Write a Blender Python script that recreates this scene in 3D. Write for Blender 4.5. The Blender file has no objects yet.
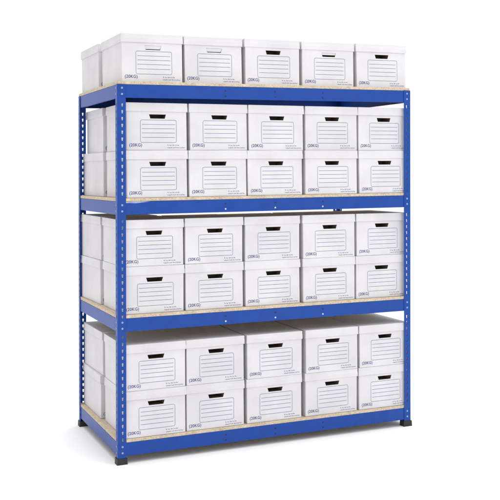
import bpy, bmesh, math, random
from mathutils import Vector, Matrix, noise

random.seed(7)
S = bpy.context.scene
C = S.collection

# ------------------------------------------------------------------ helpers
def obj(name, mesh, parent=None, loc=None, rz=0.0):
    o = bpy.data.objects.new(name, mesh)
    C.objects.link(o)
    if parent is not None:
        o.parent = parent
    if loc is not None:
        o.location = loc
    if rz:
        o.rotation_euler = (0, 0, rz)
    return o

def mesh_from(bm, name, *mats, smooth=False):
    bmesh.ops.recalc_face_normals(bm, faces=bm.faces)
    me = bpy.data.meshes.new(name)
    bm.to_mesh(me)
    bm.free()
    for m in mats:
        me.materials.append(m)
    if smooth:
        for p in me.polygons:
            p.use_smooth = True
    return me

def box(bm, x0, x1, y0, y1, z0, z1, mi=0):
    v = [bm.verts.new((x, y, z)) for z in (z0, z1) for y in (y0, y1) for x in (x0, x1)]
    for f in ((0, 2, 3, 1), (4, 5, 7, 6), (0, 1, 5, 4), (2, 6, 7, 3), (0, 4, 6, 2), (1, 3, 7, 5)):
        bm.faces.new([v[i] for i in f]).material_index = mi
    return v

def bevel_sharp(bm, w, seg=2, ang=0.9):
    ed = [e for e in bm.edges if len(e.link_faces) == 2 and e.calc_face_angle(0) > ang]
    bmesh.ops.bevel(bm, geom=ed, offset=w, segments=seg, affect='EDGES', profile=0.5)

def tag(o, label, cat, group=None):
    o['label'] = label
    o['category'] = cat
    if group:
        o['group'] = group

# ---------------------------------------------------------------- materials
def mat(name):
    m = bpy.data.materials.new(name)
    m.use_nodes = True
    nt = m.node_tree
    return m, nt, nt.nodes['Principled BSDF']

def node(nt, t, **kw):
    n = nt.nodes.new(t)
    for k, v in kw.items():
        setattr(n, k, v)
    return n

def ramp(nt, fac, stops):
    r = node(nt, 'ShaderNodeValToRGB')
    el = r.color_ramp.elements
    while len(el) < len(stops):
        el.new(0.5)
    for e, (p, c) in zip(el, stops):
        e.position = p
        e.color = (*c, 1)
    nt.links.new(fac, r.inputs['Fac'])
    return r.outputs['Color']

def m_card():
    m, nt, b = mat('white_cardboard')
    tc = node(nt, 'ShaderNodeTexCoord')
    info = node(nt, 'ShaderNodeObjectInfo')
    add = node(nt, 'ShaderNodeVectorMath', operation='ADD')
    nt.links.new(tc.outputs['Object'], add.inputs[0])
    mul = node(nt, 'ShaderNodeVectorMath', operation='SCALE')
    mul.inputs['Scale'].default_value = 3.0
    nt.links.new(info.outputs['Location'], mul.inputs[0])
    nt.links.new(mul.outputs['Vector'], add.inputs[1])
    n1 = node(nt, 'ShaderNodeTexNoise')
    n1.inputs['Scale'].default_value = 6.0
    n1.inputs['Detail'].default_value = 5.0
    nt.links.new(add.outputs['Vector'], n1.inputs['Vector'])
    col = ramp(nt, n1.outputs['Fac'], [(0.28, (0.590, 0.578, 0.600)), (0.7, (0.672, 0.660, 0.684))])
    nt.links.new(col, b.inputs['Base Color'])
    b.inputs['Roughness'].default_value = 0.62
    b.inputs['Specular IOR Level'].default_value = 0.3
    # fluting of the corrugated board and shallow dents
    n2 = node(nt, 'ShaderNodeTexNoise')
    n2.inputs['Scale'].default_value = 9.0
    n2.inputs['Detail'].default_value = 3.0
    nt.links.new(add.outputs['Vector'], n2.inputs['Vector'])
    bp = node(nt, 'ShaderNodeBump')
    bp.inputs['Strength'].default_value = 0.35
    bp.inputs['Distance'].default_value = 0.008
    nt.links.new(n2.outputs['Fac'], bp.inputs['Height'])
    # paper grain and the faint ribs of the flutes underneath
    wv = node(nt, 'ShaderNodeTexWave', wave_type='BANDS', bands_direction='X')
    wv.inputs['Scale'].default_value = 42.0
    wv.inputs['Distortion'].default_value = 1.5
    wv.inputs['Detail'].default_value = 2.0
    nt.links.new(add.outputs['Vector'], wv.inputs['Vector'])
    b2 = node(nt, 'ShaderNodeBump')
    b2.inputs['Strength'].default_value = 0.10
    b2.inputs['Distance'].default_value = 0.001
    nt.links.new(wv.outputs['Fac'], b2.inputs['Height'])
    nt.links.new(bp.outputs['Normal'], b2.inputs['Normal'])
    nt.links.new(b2.outputs['Normal'], b.inputs['Normal'])
    return m

def m_plain(name, col, rough=0.5, metal=0.0, spec=0.5):
    m, nt, b = mat(name)
    n = node(nt, 'ShaderNodeTexNoise')
    tc = node(nt, 'ShaderNodeTexCoord')
    nt.links.new(tc.outputs['Object'], n.inputs['Vector'])
    n.inputs['Scale'].default_value = 40.0
    n.inputs['Detail'].default_value = 3.0
    c = ramp(nt, n.outputs['Fac'], [(0.3, tuple(x * 0.88 for x in col)), (0.7, tuple(min(1, x * 1.1) for x in col))])
    nt.links.new(c, b.inputs['Base Color'])
    b.inputs['Roughness'].default_value = rough
    b.inputs['Metallic'].default_value = metal
    b.inputs['Specular IOR Level'].default_value = spec
    return m

def m_blue(scuffed=False):
    m, nt, b = mat('blue_powder_coat' + ('_scuffed' if scuffed else ''))
    tc = node(nt, 'ShaderNodeTexCoord')
    n = node(nt, 'ShaderNodeTexNoise')
    n.inputs['Scale'].default_value = 14.0
    n.inputs['Detail'].default_value = 6.0
    nt.links.new(tc.outputs['Object'], n.inputs['Vector'])
    c = ramp(nt, n.outputs['Fac'], [(0.3, (0.003, 0.046, 0.275)), (0.7, (0.005, 0.056, 0.31))])
    if scuffed:
        # pale rubbed streaks along the upper edge, where boxes are dragged over it
        sx = node(nt, 'ShaderNodeMapping')
        sx.inputs['Scale'].default_value = (9.0, 60.0, 70.0)
        nt.links.new(tc.outputs['Object'], sx.inputs['Vector'])
        n3 = node(nt, 'ShaderNodeTexNoise')
        n3.inputs['Scale'].default_value = 1.0
        n3.inputs['Detail'].default_value = 4.0
        nt.links.new(sx.outputs['Vector'], n3.inputs['Vector'])
        sep = node(nt, 'ShaderNodeSeparateXYZ')
        nt.links.new(tc.outputs['Object'], sep.inputs[0])
        mz = node(nt, 'ShaderNodeMapRange')
        mz.inputs['From Min'].default_value = -0.022
        mz.inputs['From Max'].default_value = -0.002
        nt.links.new(sep.outputs['Z'], mz.inputs['Value'])
        mx = node(nt, 'ShaderNodeMapRange')
        mx.inputs['From Min'].default_value = 0.24
        mx.inputs['From Max'].default_value = 0.12
        nt.links.new(sep.outputs['X'], mx.inputs['Value'])
        mm = node(nt, 'ShaderNodeMath', operation='MULTIPLY')
        nt.links.new(mz.outputs['Result'], mm.inputs[0])
        nt.links.new(mx.outputs['Result'], mm.inputs[1])
        m2 = node(nt, 'ShaderNodeMath', operation='MULTIPLY')
        nt.links.new(mm.outputs['Value'], m2.inputs[0])
        nt.links.new(n3.outputs['Fac'], m2.inputs[1])
        st = node(nt, 'ShaderNodeMapRange')
        st.inputs['From Min'].default_value = 0.28
        st.inputs['From Max'].default_value = 0.5
        nt.links.new(m2.outputs['Value'], st.inputs['Value'])
        mix = node(nt, 'ShaderNodeMix', data_type='RGBA')
        nt.links.new(st.outputs['Result'], mix.inputs['Factor'])
        nt.links.new(c, mix.inputs['A'])
        mix.inputs['B'].default_value = (0.42, 0.45, 0.55, 1)
        c = mix.outputs['Result']
    nt.links.new(c, b.inputs['Base Color'])
    b.inputs['Roughness'].default_value = 0.38
    b.inputs['Specular IOR Level'].default_value = 0.3
    # orange-peel of the powder coat
    n2 = node(nt, 'ShaderNodeTexNoise')
    n2.inputs['Scale'].default_value = 420.0
    nt.links.new(tc.outputs['Object'], n2.inputs['Vector'])
    bp = node(nt, 'ShaderNodeBump')
    bp.inputs['Strength'].default_value = 0.12
    bp.inputs['Distance'].default_value = 0.001
    nt.links.new(n2.outputs['Fac'], bp.inputs['Height'])
    nt.links.new(bp.outputs['Normal'], b.inputs['Normal'])
    return m

def m_board():
    m, nt, b = mat('chipboard')
    tc = node(nt, 'ShaderNodeTexCoord')
    v = node(nt, 'ShaderNodeTexVoronoi')
    v.inputs['Scale'].default_value = 210.0
    nt.links.new(tc.outputs['Object'], v.inputs['Vector'])
    sep = node(nt, 'ShaderNodeSeparateColor')
    nt.links.new(v.outputs['Color'], sep.inputs['Color'])
    c = ramp(nt, sep.outputs['Red'], [(0.0, (0.45, 0.36, 0.26)), (0.2, (0.56, 0.465, 0.35)),
                                      (0.7, (0.62, 0.525, 0.405)), (1.0, (0.68, 0.60, 0.48))])
    n = node(nt, 'ShaderNodeTexNoise')
    n.inputs['Scale'].default_value = 25.0
    n.inputs['Detail'].default_value = 6.0
    nt.links.new(tc.outputs['Object'], n.inputs['Vector'])
    c2 = ramp(nt, n.outputs['Fac'], [(0.3, (0.82, 0.80, 0.78)), (0.7, (1, 1, 1))])
    mix = node(nt, 'ShaderNodeMix', data_type='RGBA', blend_type='MULTIPLY')
    mix.inputs['Factor'].default_value = 1.0
    nt.links.new(c, mix.inputs['A'])
    nt.links.new(c2, mix.inputs['B'])
    nt.links.new(mix.outputs['Result'], b.inputs['Base Color'])
    b.inputs['Roughness'].default_value = 0.8
    b.inputs['Specular IOR Level'].default_value = 0.2
    return m

CARD = m_card()
BLUE = m_blue()
BLUE_SCUFF = m_blue(True)
BOARD = m_board()
INK_LINE = m_plain('navy_ink', (0.13, 0.145, 0.27), 0.7)
INK_TEXT = m_plain('dark_navy_ink', (0.05, 0.05, 0.20), 0.7)
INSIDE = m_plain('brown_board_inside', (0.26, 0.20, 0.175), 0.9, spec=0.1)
RUBBER = m_plain('black_plastic', (0.012, 0.012, 0.013), 0.55)
STEEL = m_plain('zinc_steel', (0.24, 0.32, 0.52), 0.35, 0.35)
DARKHOLE = m_plain('painted_hole_dark', (0.006, 0.012, 0.045), 0.7)  # near-black colour standing in for the shade inside punched holes
FLOORM, _nt, _b = mat('white_studio_floor')
_b.inputs['Base Color'].default_value = (0.955, 0.955, 0.955, 1)
_b.inputs['Roughness'].default_value = 1.0
_b.inputs['Specular IOR Level'].default_value = 0.0

# --------------------------------------------------------------- dimensions
W, D = 1.837, 0.9134
GZ = 0.0571                                    # floor level at the front left foot
def ground(x, y):                              # the floor falls slightly to the back and left
    return GZ + 0.0056 * x - 0.010 * y
ZB = (2.0919, 1.4643, 0.8367, 0.1708)          # top edge of each beam at the front left post
TX = (0.0133, 0.0067, 0.0040, 0.0046)          # shelves hang slightly out of level
TY = (-0.0027, -0.0056, -0.0037, -0.0006)
HB = 0.0712                                    # beam height
TB = 0.016                                     # board thickness

# ------------------------------------------------------------- the setting
bm = bmesh.new()
vs = [bm.verts.new(p) for p in ((-40, -40, ground(-40, -40)), (40, -40, ground(40, -40)), (40, 40, ground(40, 40)),
                                   (-40, 40, ground(-40, 40)))]
bm.faces.new(vs)
fl = obj('floor', mesh_from(bm, 'floor', FLOORM))
fl['kind'] = 'structure'

# ------------------------------------------------------------ shelving unit
rack = bpy.data.objects.new('shelving_unit', None)
C.objects.link(rack)
rack.location = (0, 0, GZ)
tag(rack, 'blue bolted steel shelving unit with four chipboard shelves carrying the white boxes', 'shelving')
def L(z):                                       # local height on the unit
    return z - GZ

PF, PS, PT = 0.047, 0.039, 0.0022
RC = 0.0042                                     # radius of the rolled corner               # post: front face, side flange, thickness
PITCH = 0.0366
SLW, SLH = 0.0086, 0.0175

def plate_with_slots(bm, start, width, z0, z1, slots, cx, to3):
    """a strip of sheet steel with keyhole slots punched through it"""
    zs = [z0]
    for s in slots:
        zs += [s - SLH / 2, s - SLH * 0.02, s + SLH / 2]
    zs.append(z1)
    n = len(zs)
    def add(u0, u1, a, b2, w0=None, w1=None):
        pts = [(u0, a), (u1, a), (u1 if w1 is None else w1, b2), (u0 if w0 is None else w0, b2)]
        f = [bm.verts.new(to3(u, z, 0)) for u, z in pts]
        g = [bm.verts.new(to3(u, z, PT)) for u, z in pts]
        bm.faces.new(f)
        bm.faces.new(list(reversed(g)))
        for i in range(4):
            j = (i + 1) % 4
            bm.faces.new([f[j], f[i], g[i], g[j]])
    hw, nw = SLW / 2, SLW * 0.36
    i = 0
    add(start, width, zs[0], zs[1])
    for k in range(len(slots)):
        a, b1, b2 = zs[1 + 3 * k], zs[2 + 3 * k], zs[3 + 3 * k]
        # lower, narrower half and upper, wider half: the keyhole
        add(start, cx - nw, a, b1); add(cx + nw, width, a, b1)
        add(start, cx - hw, b1, b2); add(cx + hw, width, b1, b2)
        nxt = zs[4 + 3 * k]
        add(start, width, b2, nxt)

def level(k, x, y):
    return ZB[k] + TX[k] * x + TY[k] * y
def slot_list(px, py):
    out = []
    beam_mid = [level(k, px, py) - HB / 2 for k in range(4)]
    z = 0.115
    while z < level(0, px, py) - 0.03:
        if all(abs(z - (b - 0.002)) > HB / 2 + 0.012 for b in beam_mid):
            out.append(L(z))
        z += PITCH
    return out

def make_post(px, py, sx, sy):
    """sx, sy: +1 when the flanges run to +x / +y from the outer corner"""
    bm = bmesh.new()
    SLOTS = slot_list(px, py)
    z0, z1 = L(ground(px, py) + 0.02), L(level(0, px, py) + 0.0015)
    plate_with_slots(bm, RC, PF, z0, z1, SLOTS, PF * 0.58, lambda u, z, t: (sx * u, sy * t, z))
    plate_with_slots(bm, RC, PS, z0, z1, SLOTS, PS * 0.5,
                     lambda u, z, t: (sx * t, sy * u, z))
    # rolled outer corner
    n = 6
    arc = [(RC - RC * math.cos(a), RC - RC * math.sin(a)) for a in [math.pi / 2 * i / n for i in range(n + 1)]]
    inn = [(RC - (RC - PT) * math.cos(a), RC - (RC - PT) * math.sin(a)) for a in [math.pi / 2 * i / n for i in range(n + 1)]]
    ring = [[bm.verts.new((sx * x, sy * y, z)) for x, y in pts] for z in (z0, z1) for pts in (arc, inn)]
    for i in range(n):
        bm.faces.new([ring[0][i], ring[0][i + 1], ring[2][i + 1], ring[2][i]])
        bm.faces.new([ring[1][i], ring[1][i + 1], ring[3][i + 1], ring[3][i]])
        bm.faces.new([ring[2][i], ring[2][i + 1], ring[3][i + 1], ring[3][i]])
    return mesh_from(bm, 'post', BLUE)

def rivet_mesh():
    bm = bmesh.new()
    prof = [(0.0062, 0.0), (0.0060, 0.0014), (0.0044, 0.0028), (0.0018, 0.0035)]
    rings = []
    for r, h in prof:
        rings.append([bm.verts.new((r * math.cos(a), -h, r * math.sin(a)))
                      for a in [2 * math.pi * i / 14 for i in range(14)]])
    for a, b in zip(rings, rings[1:]):
        for i in range(14):
            bm.faces.new([a[i], a[(i + 1) % 14], b[(i + 1) % 14], b[i]])
    bm.faces.new(rings[-1])
    bm.faces.new(rings[0])
    return mesh_from(bm, 'rivet', STEEL, smooth=True)
RIVET = rivet_mesh()

def foot_mesh(px, py, sx, sy):
    bm = bmesh.new()
    x0, x1 = sorted((-0.004 * sx, 0.051 * sx))
    y0, y1 = sorted((-0.004 * sy, 0.043 * sy))
    v = box(bm, x0, x1, y0, y1, L(ground(px, py)), L(ground(px, py) + 0.033))
    for q in v[:4]:                            # sole slightly wider
        q.co.x += 0.0015 * (1 if q.co.x > (x0 + x1) / 2 else -1)
        q.co.y += 0.0015 * (1 if q.co.y > (y0 + y1) / 2 else -1)
    bevel_sharp(bm, 0.003)
    return mesh_from(bm, 'foot_cap', RUBBER)

for (px, py, sx, sy) in ((0, 0, 1, 1), (W, 0, -1, 1), (0, D, 1, -1), (W, D, -1, -1)):
    post = obj('post', make_post(px, py, sx, sy), rack, (px, py, 0))
    obj('foot_cap', foot_mesh(px, py, sx, sy), post)
    for k in range(4):
        zb = level(k, px, py)
        for dz in (0.019, 0.052):
            r = obj('rivet', RIVET, post, (sx * PF * 0.55, 0 if sy > 0 else 0, L(zb - dz)))
            if sy < 0:
                r.rotation_euler = (0, 0, math.pi)
            r = obj('rivet', RIVET, post, (0, sy * PS * 0.55, L(zb - dz)))
            r.rotation_euler = (0, 0, -math.pi / 2 if sx > 0 else math.pi / 2)

def channel(length, m):
    """C section: web in the xz plane at y=0, lips running to +y, top edge at z=0"""
    bm = bmesh.new()
    t, lip = 0.002, 0.024
    prof = [(0, 0), (lip, 0), (lip, -t), (t, -t), (t, -HB + t), (lip * .6, -HB + t), (lip * .6, -HB), (0, -HB)]
    a = [bm.verts.new((0, y, z)) for y, z in prof]
    b = [bm.verts.new((length, y, z)) for y, z in prof]
    for i in range(8):
        j = (i + 1) % 8
        bm.faces.new([a[i], a[j], b[j], b[i]])
    bm.faces.new(a)
    bm.faces.new(b)
    ed = [e for e in bm.edges if abs(e.verts[0].co.x - e.verts[1].co.x) > 0.1 and
          all(v.co.y < 1e-6 for v in e.verts)]
    bmesh.ops.bevel(bm, geom=ed, offset=0.0022, segments=3, affect='EDGES', profile=0.5)
    return mesh_from(bm, 'beam', m)

def punch_mesh(m):
    bm = bmesh.new()
    vs = [bm.verts.new((0.0048 * math.cos(a), -0.0003, 0.0048 * math.sin(a)))
          for a in [2 * math.pi * i / 14 for i in range(14)]]
    ws = [bm.verts.new((v.co.x, 0.0006, v.co.z)) for v in vs]
    for i in range(14):
        bm.faces.new([vs[i], vs[(i + 1) % 14], ws[(i + 1) % 14], ws[i]])
    bm.faces.new(vs)
    return mesh_from(bm, 'bolt_or_dark_hole', m)
PUNCH_D = punch_mesh(DARKHOLE)
PUNCH_L = punch_mesh(m_plain('bright_zinc', (0.55, 0.62, 0.75), 0.4, 0.2))

FB = channel(W - 0.006, BLUE)
FBS = channel(W - 0.006, BLUE_SCUFF)
SB = channel(D - 0.006, BLUE)
e = PT + 0.0012
def tilt(k):
    return Matrix.Rotation(-TX[k], 4, 'Y') @ Matrix.Rotation(TY[k], 4, 'X')
def on_level(o, k, x, y, z, rz=0.0):
    o.matrix_basis = Matrix.Translation((0, 0, ZB[k] - (GZ if o.parent else 0))) @ tilt(k) @ \
        Matrix.Translation((x, y, z)) @ Matrix.Rotation(rz, 4, 'Z')
for k, zb in enumerate(ZB):
    b = obj('beam', FBS if k == 1 else FB, rack)
    on_level(b, k, 0.003, e, 0)
    for u in (W / 3, W / 2, 2 * W / 3):
        for q, dz in enumerate((0.024, 0.053)):
            obj('bolt_or_dark_hole', PUNCH_L if (q == 1 and k in (1, 2)) else PUNCH_D, b, (u + 0.006, 0, -dz))  # dark discs are painted-in holes, pale ones bolts
    on_level(obj('beam', FB, rack), k, W - 0.003, D - e, 0, math.pi)
    on_level(obj('side_beam', SB, rack), k, e, D - 0.003, 0, -math.pi / 2)
    on_level(obj('side_beam', SB, rack), k, W - e, 0.003, 0, math.pi / 2)
    bm = bmesh.new()
    i = 0.0045
    box(bm, i, W - i, i, D - i, 0.0012, 0.0012 + TB)
    bevel_sharp(bm, 0.0012, 1)
    on_level(obj('shelf', mesh_from(bm, 'shelf', BOARD), rack), k, 0, 0, 0)

# ------------------------------------------------------------ archive boxes
BW, BD, BH = 0.342, 0.418, 0.2535               # carton width, depth, full height with lid
LH, OV = 0.047, 0.0036                           # lid height, overhang
HX0, HX1 = 0.372 * BW, 0.653 * BW               # hand hole
HZ1 = BH - LH - 0.0145
HZ0 = HZ1 - 0.0225
HOLE = [(HX0 + 0.007, HZ0), (HX1 - 0.007, HZ0), (HX1, HZ1), (HX0, HZ1)]

def carton_mesh(seed):
    rnd = random.Random(seed)
    bm = bmesh.new()
    top = BH - 0.006
    v = box(bm, 0, BW, 0, BD, 0, top)
    for q in v:
        q.co.x += rnd.uniform(-.0012, .0012)
        if q.co.y > 0.1:
            q.co.y += rnd.uniform(-.002, .002)
    # real hand hole in the front wall
    front = [f for f in bm.faces if all(abs(w.co.y) < 1e-5 for w in f.verts)][0]
    cs = sorted(front.verts, key=lambda w: (w.co.z, w.co.x))
    cs = [cs[0], cs[1], cs[3], cs[2]]
    bm.faces.remove(front)
    h = [bm.verts.new((x, 0, z)) for x, z in HOLE]
    for i in range(4):
        j = (i + 1) % 4
        bm.faces.new([cs[i], cs[j], h[j], h[i]])
    bmesh.ops.recalc_face_normals(bm, faces=bm.faces)
    bevel_sharp(bm, 0.0022)
    return mesh_from(bm, 'carton', CARD)

def lid_mesh(seed):
    rnd = random.Random(seed)
    bm = bmesh.new()
    box(bm, -OV, BW + OV, -OV, BD + OV, BH - LH, BH)
    bmesh.ops.subdivide_edges(bm, edges=list(bm.edges), cuts=5, use_grid_fill=True)
    s = Vector((rnd.uniform(0, 99), rnd.uniform(0, 99), rnd.uniform(0, 99)))
    for q in bm.verts:
        n = noise.noise_vector(q.co * 7 + s)
        low = (BH - q.co.z) / LH
        amp = 0.0016 if low > 0.5 else 0.0011
        q.co.x += n.x * amp
        q.co.y += n.y * amp
        q.co.z += (n.z * 0.0012 if low > 0.9 else n.z * 0.0006)
        # walls of the lid splay a little towards the rim
        cx, cy = BW / 2, BD / 2
        if low > 0.5:
            q.co.x += 0.0008 * (1 if q.co.x > cx else -1)
            q.co.y += 0.0008 * (1 if q.co.y > cy else -1)
    bmesh.ops.recalc_face_normals(bm, faces=bm.faces)
    bevel_sharp(bm, 0.002, 2, 0.8)
    me = mesh_from(bm, 'lid', CARD)
    return me

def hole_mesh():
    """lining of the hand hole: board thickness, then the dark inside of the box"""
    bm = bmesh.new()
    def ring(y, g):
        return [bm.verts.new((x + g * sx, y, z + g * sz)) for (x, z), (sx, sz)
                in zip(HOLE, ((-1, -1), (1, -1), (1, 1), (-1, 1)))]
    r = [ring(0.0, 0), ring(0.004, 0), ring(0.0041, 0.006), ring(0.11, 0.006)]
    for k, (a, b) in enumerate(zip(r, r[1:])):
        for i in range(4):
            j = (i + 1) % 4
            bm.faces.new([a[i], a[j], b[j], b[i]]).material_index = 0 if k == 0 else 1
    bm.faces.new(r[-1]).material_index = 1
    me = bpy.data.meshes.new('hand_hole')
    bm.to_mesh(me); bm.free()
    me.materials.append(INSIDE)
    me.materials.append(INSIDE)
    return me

def flap_mesh(tilt, cover):
    """punched flap still hanging behind the hole from its top edge"""
    bm = bmesh.new()
    h = (HZ1 - HZ0) * cover
    x0, x1 = HX0 + 0.001, HX1 - 0.001
    k = 0.006 * cover
    t = 0.003
    pts = [(x0 + k, -h), (x1 - k, -h), (x1, 0), (x0, 0)]
    c, s = math.cos(tilt), math.sin(tilt)
    f, g = [], []
    for x, z in pts:
        f.append(bm.verts.new((x, 0.0008 - z * s, HZ1 - 0.0008 + z * c)))
        g.append(bm.verts.new((x, 0.0008 + t - z * s, HZ1 - 0.0008 + z * c)))
    bm.faces.new(f); bm.faces.new(list(reversed(g)))
    for i in range(4):
        j = (i + 1) % 4
        bm.faces.new([f[j], f[i], g[i], g[j]])
    return mesh_from(bm, 'flap', CARD)

PY = -0.0004
def ink(bm, x0, x1, z0, z1):
    box(bm, x0, x1, PY, 0.0002, z0, z1)

def panel_mesh():
    bm = bmesh.new()
    x0, x1 = 0.228 * BW, 0.825 * BW
    z1 = BH - LH - 0.046
    z0 = z1 - 0.120
    t, r, n = 0.0010, 0.009, 6
    # rounded frame as one closed band
    def loop(o):
        out = []
        for cx, cz, a0 in ((x1 - r, z1 - r, 0), (x0 + r, z1 - r, 90), (x0 + r, z0 + r, 180), (x1 - r, z0 + r, 270)):
            for i in range(n + 1):
                a = math.radians(a0 + 90 * i / n)
                out.append((cx + (r + o) * math.cos(a), cz + (r + o) * math.sin(a)))
        return out
    A, B = loop(t), loop(-t)
    va = [bm.verts.new((x, PY, z)) for x, z in A]
    vb = [bm.verts.new((x, PY, z)) for x, z in B]
    for i in range(len(va)):
        j = (i + 1) % len(va)
        bm.faces.new([va[i], va[j], vb[j], vb[i]])
    for f in (0.20, 0.385, 0.575, 0.775):
        z = z1 - f * (z1 - z0)
        ink(bm, x0 + 0.009, x1 - 0.009, z - 0.0010, z + 0.0010)
    return mesh_from(bm, 'label_panel', INK_LINE)

def text_mesh(body, name, width, x, z, m, bold=0.0):
    cu = bpy.data.curves.new(name, 'FONT')
    cu.body = body
    cu.size = 0.03
    cu.offset = bold
    cu.space_character = 1.05
    o = bpy.data.objects.new(name, cu)
    C.objects.link(o)
    dg = bpy.context.evaluated_depsgraph_get()
    me = bpy.data.meshes.new_from_object(o.evaluated_get(dg))
    C.objects.unlink(o)
    bpy.data.objects.remove(o)
    xs = [v.co.x for v in me.vertices]; ys = [v.co.y for v in me.vertices]
    k = width / (max(xs) - min(xs))
    x0, y0 = min(xs), min(ys)
    for v in me.vertices:
        v.co = Vector((x + (v.co.x - x0) * k, PY, z + (v.co.y - y0) * k))
    me.name = name
    me.materials.clear()
    me.materials.append(m)
    return me

def small_print_mesh():
    """two lines of print too fine to read: letter-sized strokes grouped into words"""
    bm = bmesh.new()
    rnd = random.Random(5)
    for z, h, x0, words, mi in ((0.0235, 0.0062, 0.675 * BW, (2, 3, 3, 6), 0), (0.0105, 0.0062, 0.675 * BW, (7, 4, 4, 7), 1)):
        x = x0
        for w in words:
            for c in range(w):
                hh = h * (1.0 if c == 0 else rnd.choice((0.62, 0.62, 0.72, 0.95)))
                ink(bm, x, x + 0.0011, z, z + hh)
                if rnd.random() < 0.75:
                    zz = z + hh * rnd.choice((0.0, 0.45, 0.82))
                    ink(bm, x + 0.0011, x + 0.0026, zz, zz + 0.0012)
                if rnd.random() < 0.5:
                    ink(bm, x + 0.0026, x + 0.0034, z, z + hh * 0.8)
                x += 0.0041
            x += 0.0032
    return mesh_from(bm, 'small_print', INK_TEXT)

CARTONS = [carton_mesh(s) for s in range(6)]
LIDS = [lid_mesh(s + 20) for s in range(8)]
HOLEM = hole_mesh()
PANEL = panel_mesh()
WEIGHT = text_mesh('(20KG)', 'weight_marking', 0.071, 0.045 * BW, 0.0135, INK_TEXT, 0.0005)
SMALL = small_print_mesh()

GROUP = 'archive boxes on the shelving'
def make_box():
    t = bpy.data.objects.new('archive_box', None)
    C.objects.link(t)
    t['category'] = 'box'
    t['group'] = GROUP
    c = obj('carton', CARTONS[0], t)
    obj('hand_hole', HOLEM, c)
    obj('label_panel', PANEL, c)
    obj('weight_marking', WEIGHT, c)
    obj('small_print', SMALL, c)
    obj('lid', LIDS[0], t)
    return t

def copy_tree(o, parent=None):
    c = o.copy()
    C.objects.link(c)
    c.parent = parent
    for ch in list(o.children):
        copy_tree(ch, c)
    return c

proto = make_box()
rr = random.Random(11)
def place(k, x, y, z, rz, sz, label, flap=None):
    t = copy_tree(proto)
    on_level(t, k, x, y, z, rz)
    t.scale = (1, 1, sz)
    t['label'] = label
    for ch in t.children:
        if ch.name.startswith('carton'):
            ch.data = rr.choice(CARTONS)
            jx, jz = rr.uniform(-.002, .002), rr.uniform(-.0015, .0015)
            for p in ch.children:                # the print never lands in quite the same spot
                if not p.name.startswith('hand_hole'):
                    p.location = (jx, 0, jz)
            if flap:
                obj('flap', flap_mesh(*flap), ch)
        elif ch.name.startswith('lid'):
            ch.data = rr.choice(LIDS)
            ch.location = (rr.uniform(-.0012, .0012), rr.uniform(-.0015, .0015), 0)
    return t

ROWS = [  # shelf, place in stack, front y, carton left edges, words, back box (x, y, turn), height factor
    (0, 0, 0.035, (.037, .394, .758, 1.119, 1.481), 'on the bare top board', (.026, .50, 0.0), 1.03),
    (1, 1, 0.022, (.060, .420, .774, 1.134, 1.488), 'upper row of the second shelf down', (.050, .486, -0.015), 1.022),
    (1, 0, 0.015, (.056, .411, .764, 1.127, 1.487), 'lower row of the second shelf down', (.048, .48, 0.038), 1.012),
    (2, 1, 0.024, (.037, .392, .751, 1.117, 1.476), 'upper row of the third shelf down', (.032, .48, 0.035), 1.0),
    (2, 0, 0.024, (.039, .392, .751, 1.117, 1.472), 'lower row of the third shelf down', (.028, .48, 0.03), 1.008),
    (3, 1, 0.013, (.043, .395, .760, 1.129, 1.487), 'upper row of the bottom shelf', (.040, .47, 0.018), 0.992),
    (3, 0, 0.014, (.043, .394, .757, 1.127, 1.485), 'lower row of the bottom shelf', (.030, .48, 0.004), 0.992),
]
LOWER = {0: 0, 1: 1.012, 2: 1.008, 3: 0.992}
COLS = ('leftmost', 'second from left', 'middle one', 'second from right', 'rightmost')
FLAPS = {(0, 0): (0.16, 0.78, 'hand hole closed'),
         (0, 1): (0.22, 0.80, 'hand hole half closed'),
         (0, 3): (0.30, 0.52, 'hand hole half flapped')}
for ri, (k, lev, y, xs, words, (bx, by, bt), sz) in enumerate(ROWS):
    z = 0.0012 + TB + 0.0008 + lev * (BH * LOWER[k] + 0.0006)
    for ci, x in enumerate(xs):
        fl_ = FLAPS.get((ri, ci))
        if fl_:
            lab = 'white archive box with %s, %s %s' % (fl_[2], COLS[ci], words)
        elif words.startswith('on'):
            lab = 'white lidded archive box %s, %s of the front five' % (words, COLS[ci])
        else:
            lab = 'white lidded archive box, %s of the %s' % (COLS[ci], words)
        place(k, x, y + rr.uniform(-.003, .003), z, rr.uniform(-.0035, .0035), sz + (rr.uniform(-.004, .004) if lev or not k else 0), lab, fl_[:2] if fl_ else None)
    if words.startswith('on'):
        lab = 'white archive box at the back left corner of the bare top board'
    else:
        lab = 'white archive box behind the leftmost front box, %s' % words
    place(k, bx, by, z, bt, sz, lab)
    if k == 3:                                   # the back row shows through the seams of the bottom shelf
        for ci, x in list(enumerate(xs))[1:]:
            place(k, x - 0.012, by, z, rr.uniform(-.004, .004), sz,
                  'white archive box behind the %s front box, %s' % (('', 'second', 'middle', 'fourth', 'rightmost')[ci], words))

for o in list(proto.children_recursive) + [proto]:
    bpy.data.objects.remove(o)

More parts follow.
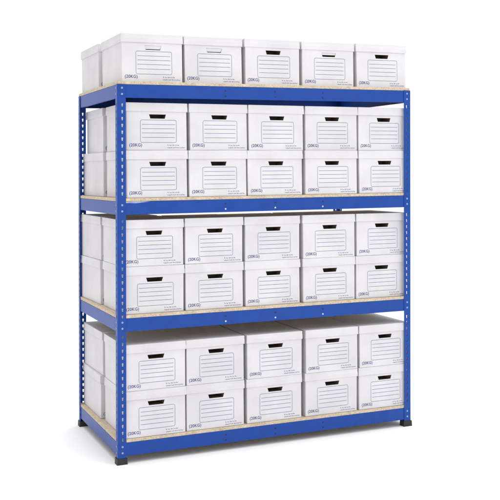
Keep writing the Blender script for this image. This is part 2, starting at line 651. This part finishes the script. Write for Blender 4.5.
# -------------------------------------------------------------- light & surround
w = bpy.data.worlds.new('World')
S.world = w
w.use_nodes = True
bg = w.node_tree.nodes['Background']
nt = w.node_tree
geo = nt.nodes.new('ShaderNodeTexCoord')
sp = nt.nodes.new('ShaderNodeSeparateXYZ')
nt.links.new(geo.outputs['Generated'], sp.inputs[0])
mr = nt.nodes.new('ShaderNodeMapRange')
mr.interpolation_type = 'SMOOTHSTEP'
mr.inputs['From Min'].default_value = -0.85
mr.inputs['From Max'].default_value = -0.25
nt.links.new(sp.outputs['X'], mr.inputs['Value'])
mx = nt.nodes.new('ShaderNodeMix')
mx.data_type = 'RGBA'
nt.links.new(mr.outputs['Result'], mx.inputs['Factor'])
mx.inputs['A'].default_value = (0.74, 0.725, 0.71, 1)  # surround dimmed and warmed off-camera left, added to darken the box sides
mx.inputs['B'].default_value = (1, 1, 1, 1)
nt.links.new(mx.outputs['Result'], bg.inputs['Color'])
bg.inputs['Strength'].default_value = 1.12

def area(name, loc, target, size, power, col=(1, 1, 1)):
    l = bpy.data.lights.new(name, 'AREA')
    l.shape = 'RECTANGLE'
    l.size, l.size_y = size
    l.energy = power
    l.color = col
    o = bpy.data.objects.new(name, l)
    C.objects.link(o)
    o.location = loc
    o.rotation_euler = (Vector(target) - Vector(loc)).to_track_quat('-Z', 'Y').to_euler()
    return o
area('softbox', (3.6, -5.0, 4.6), (0.9, 0.3, 1.0), (2.6, 2.6), 16)
area('added_floor_fill', (1.6, -0.6, 6.5), (1.2, -0.4, 0.0), (9.0, 9.0), 345)  # unseen fill, added to whiten the floor and wash out its shadow

# ------------------------------------------------------------------- camera
f, cx, cy = 948.8376, 261.9115, 173.2416
yaw, pitch, roll = 0.41626161, -0.00269420, -0.00132581
loc = Vector((-1.34092733, -4.93937787, 1.62903161))
syw, cyw = math.sin(yaw), math.cos(yaw)
d = Vector((syw * math.cos(pitch), cyw * math.cos(pitch), math.sin(pitch)))
r0 = Vector((cyw, -syw, 0))
u0 = r0.cross(d)
r = math.cos(roll) * r0 + math.sin(roll) * u0
u = -math.sin(roll) * r0 + math.cos(roll) * u0
cam = bpy.data.cameras.new('camera')
co = bpy.data.objects.new('camera', cam)
C.objects.link(co)
M = Matrix(((r.x, u.x, -d.x, loc.x), (r.y, u.y, -d.y, loc.y), (r.z, u.z, -d.z, loc.z), (0, 0, 0, 1)))
co.matrix_world = M
cam.sensor_width = 36
cam.lens = f / 500 * 36
cam.shift_x = (250 - cx) / 500
cam.shift_y = (cy - 250) / 500
cam.clip_end = 200
S.camera = co

S.render.engine = 'CYCLES'
S.view_settings.view_transform = 'Standard'
S.view_settings.look = 'None'
S.view_settings.exposure = 0
S.view_settings.gamma = 1
S.cycles.max_bounces = 8
S.cycles.diffuse_bounces = 5
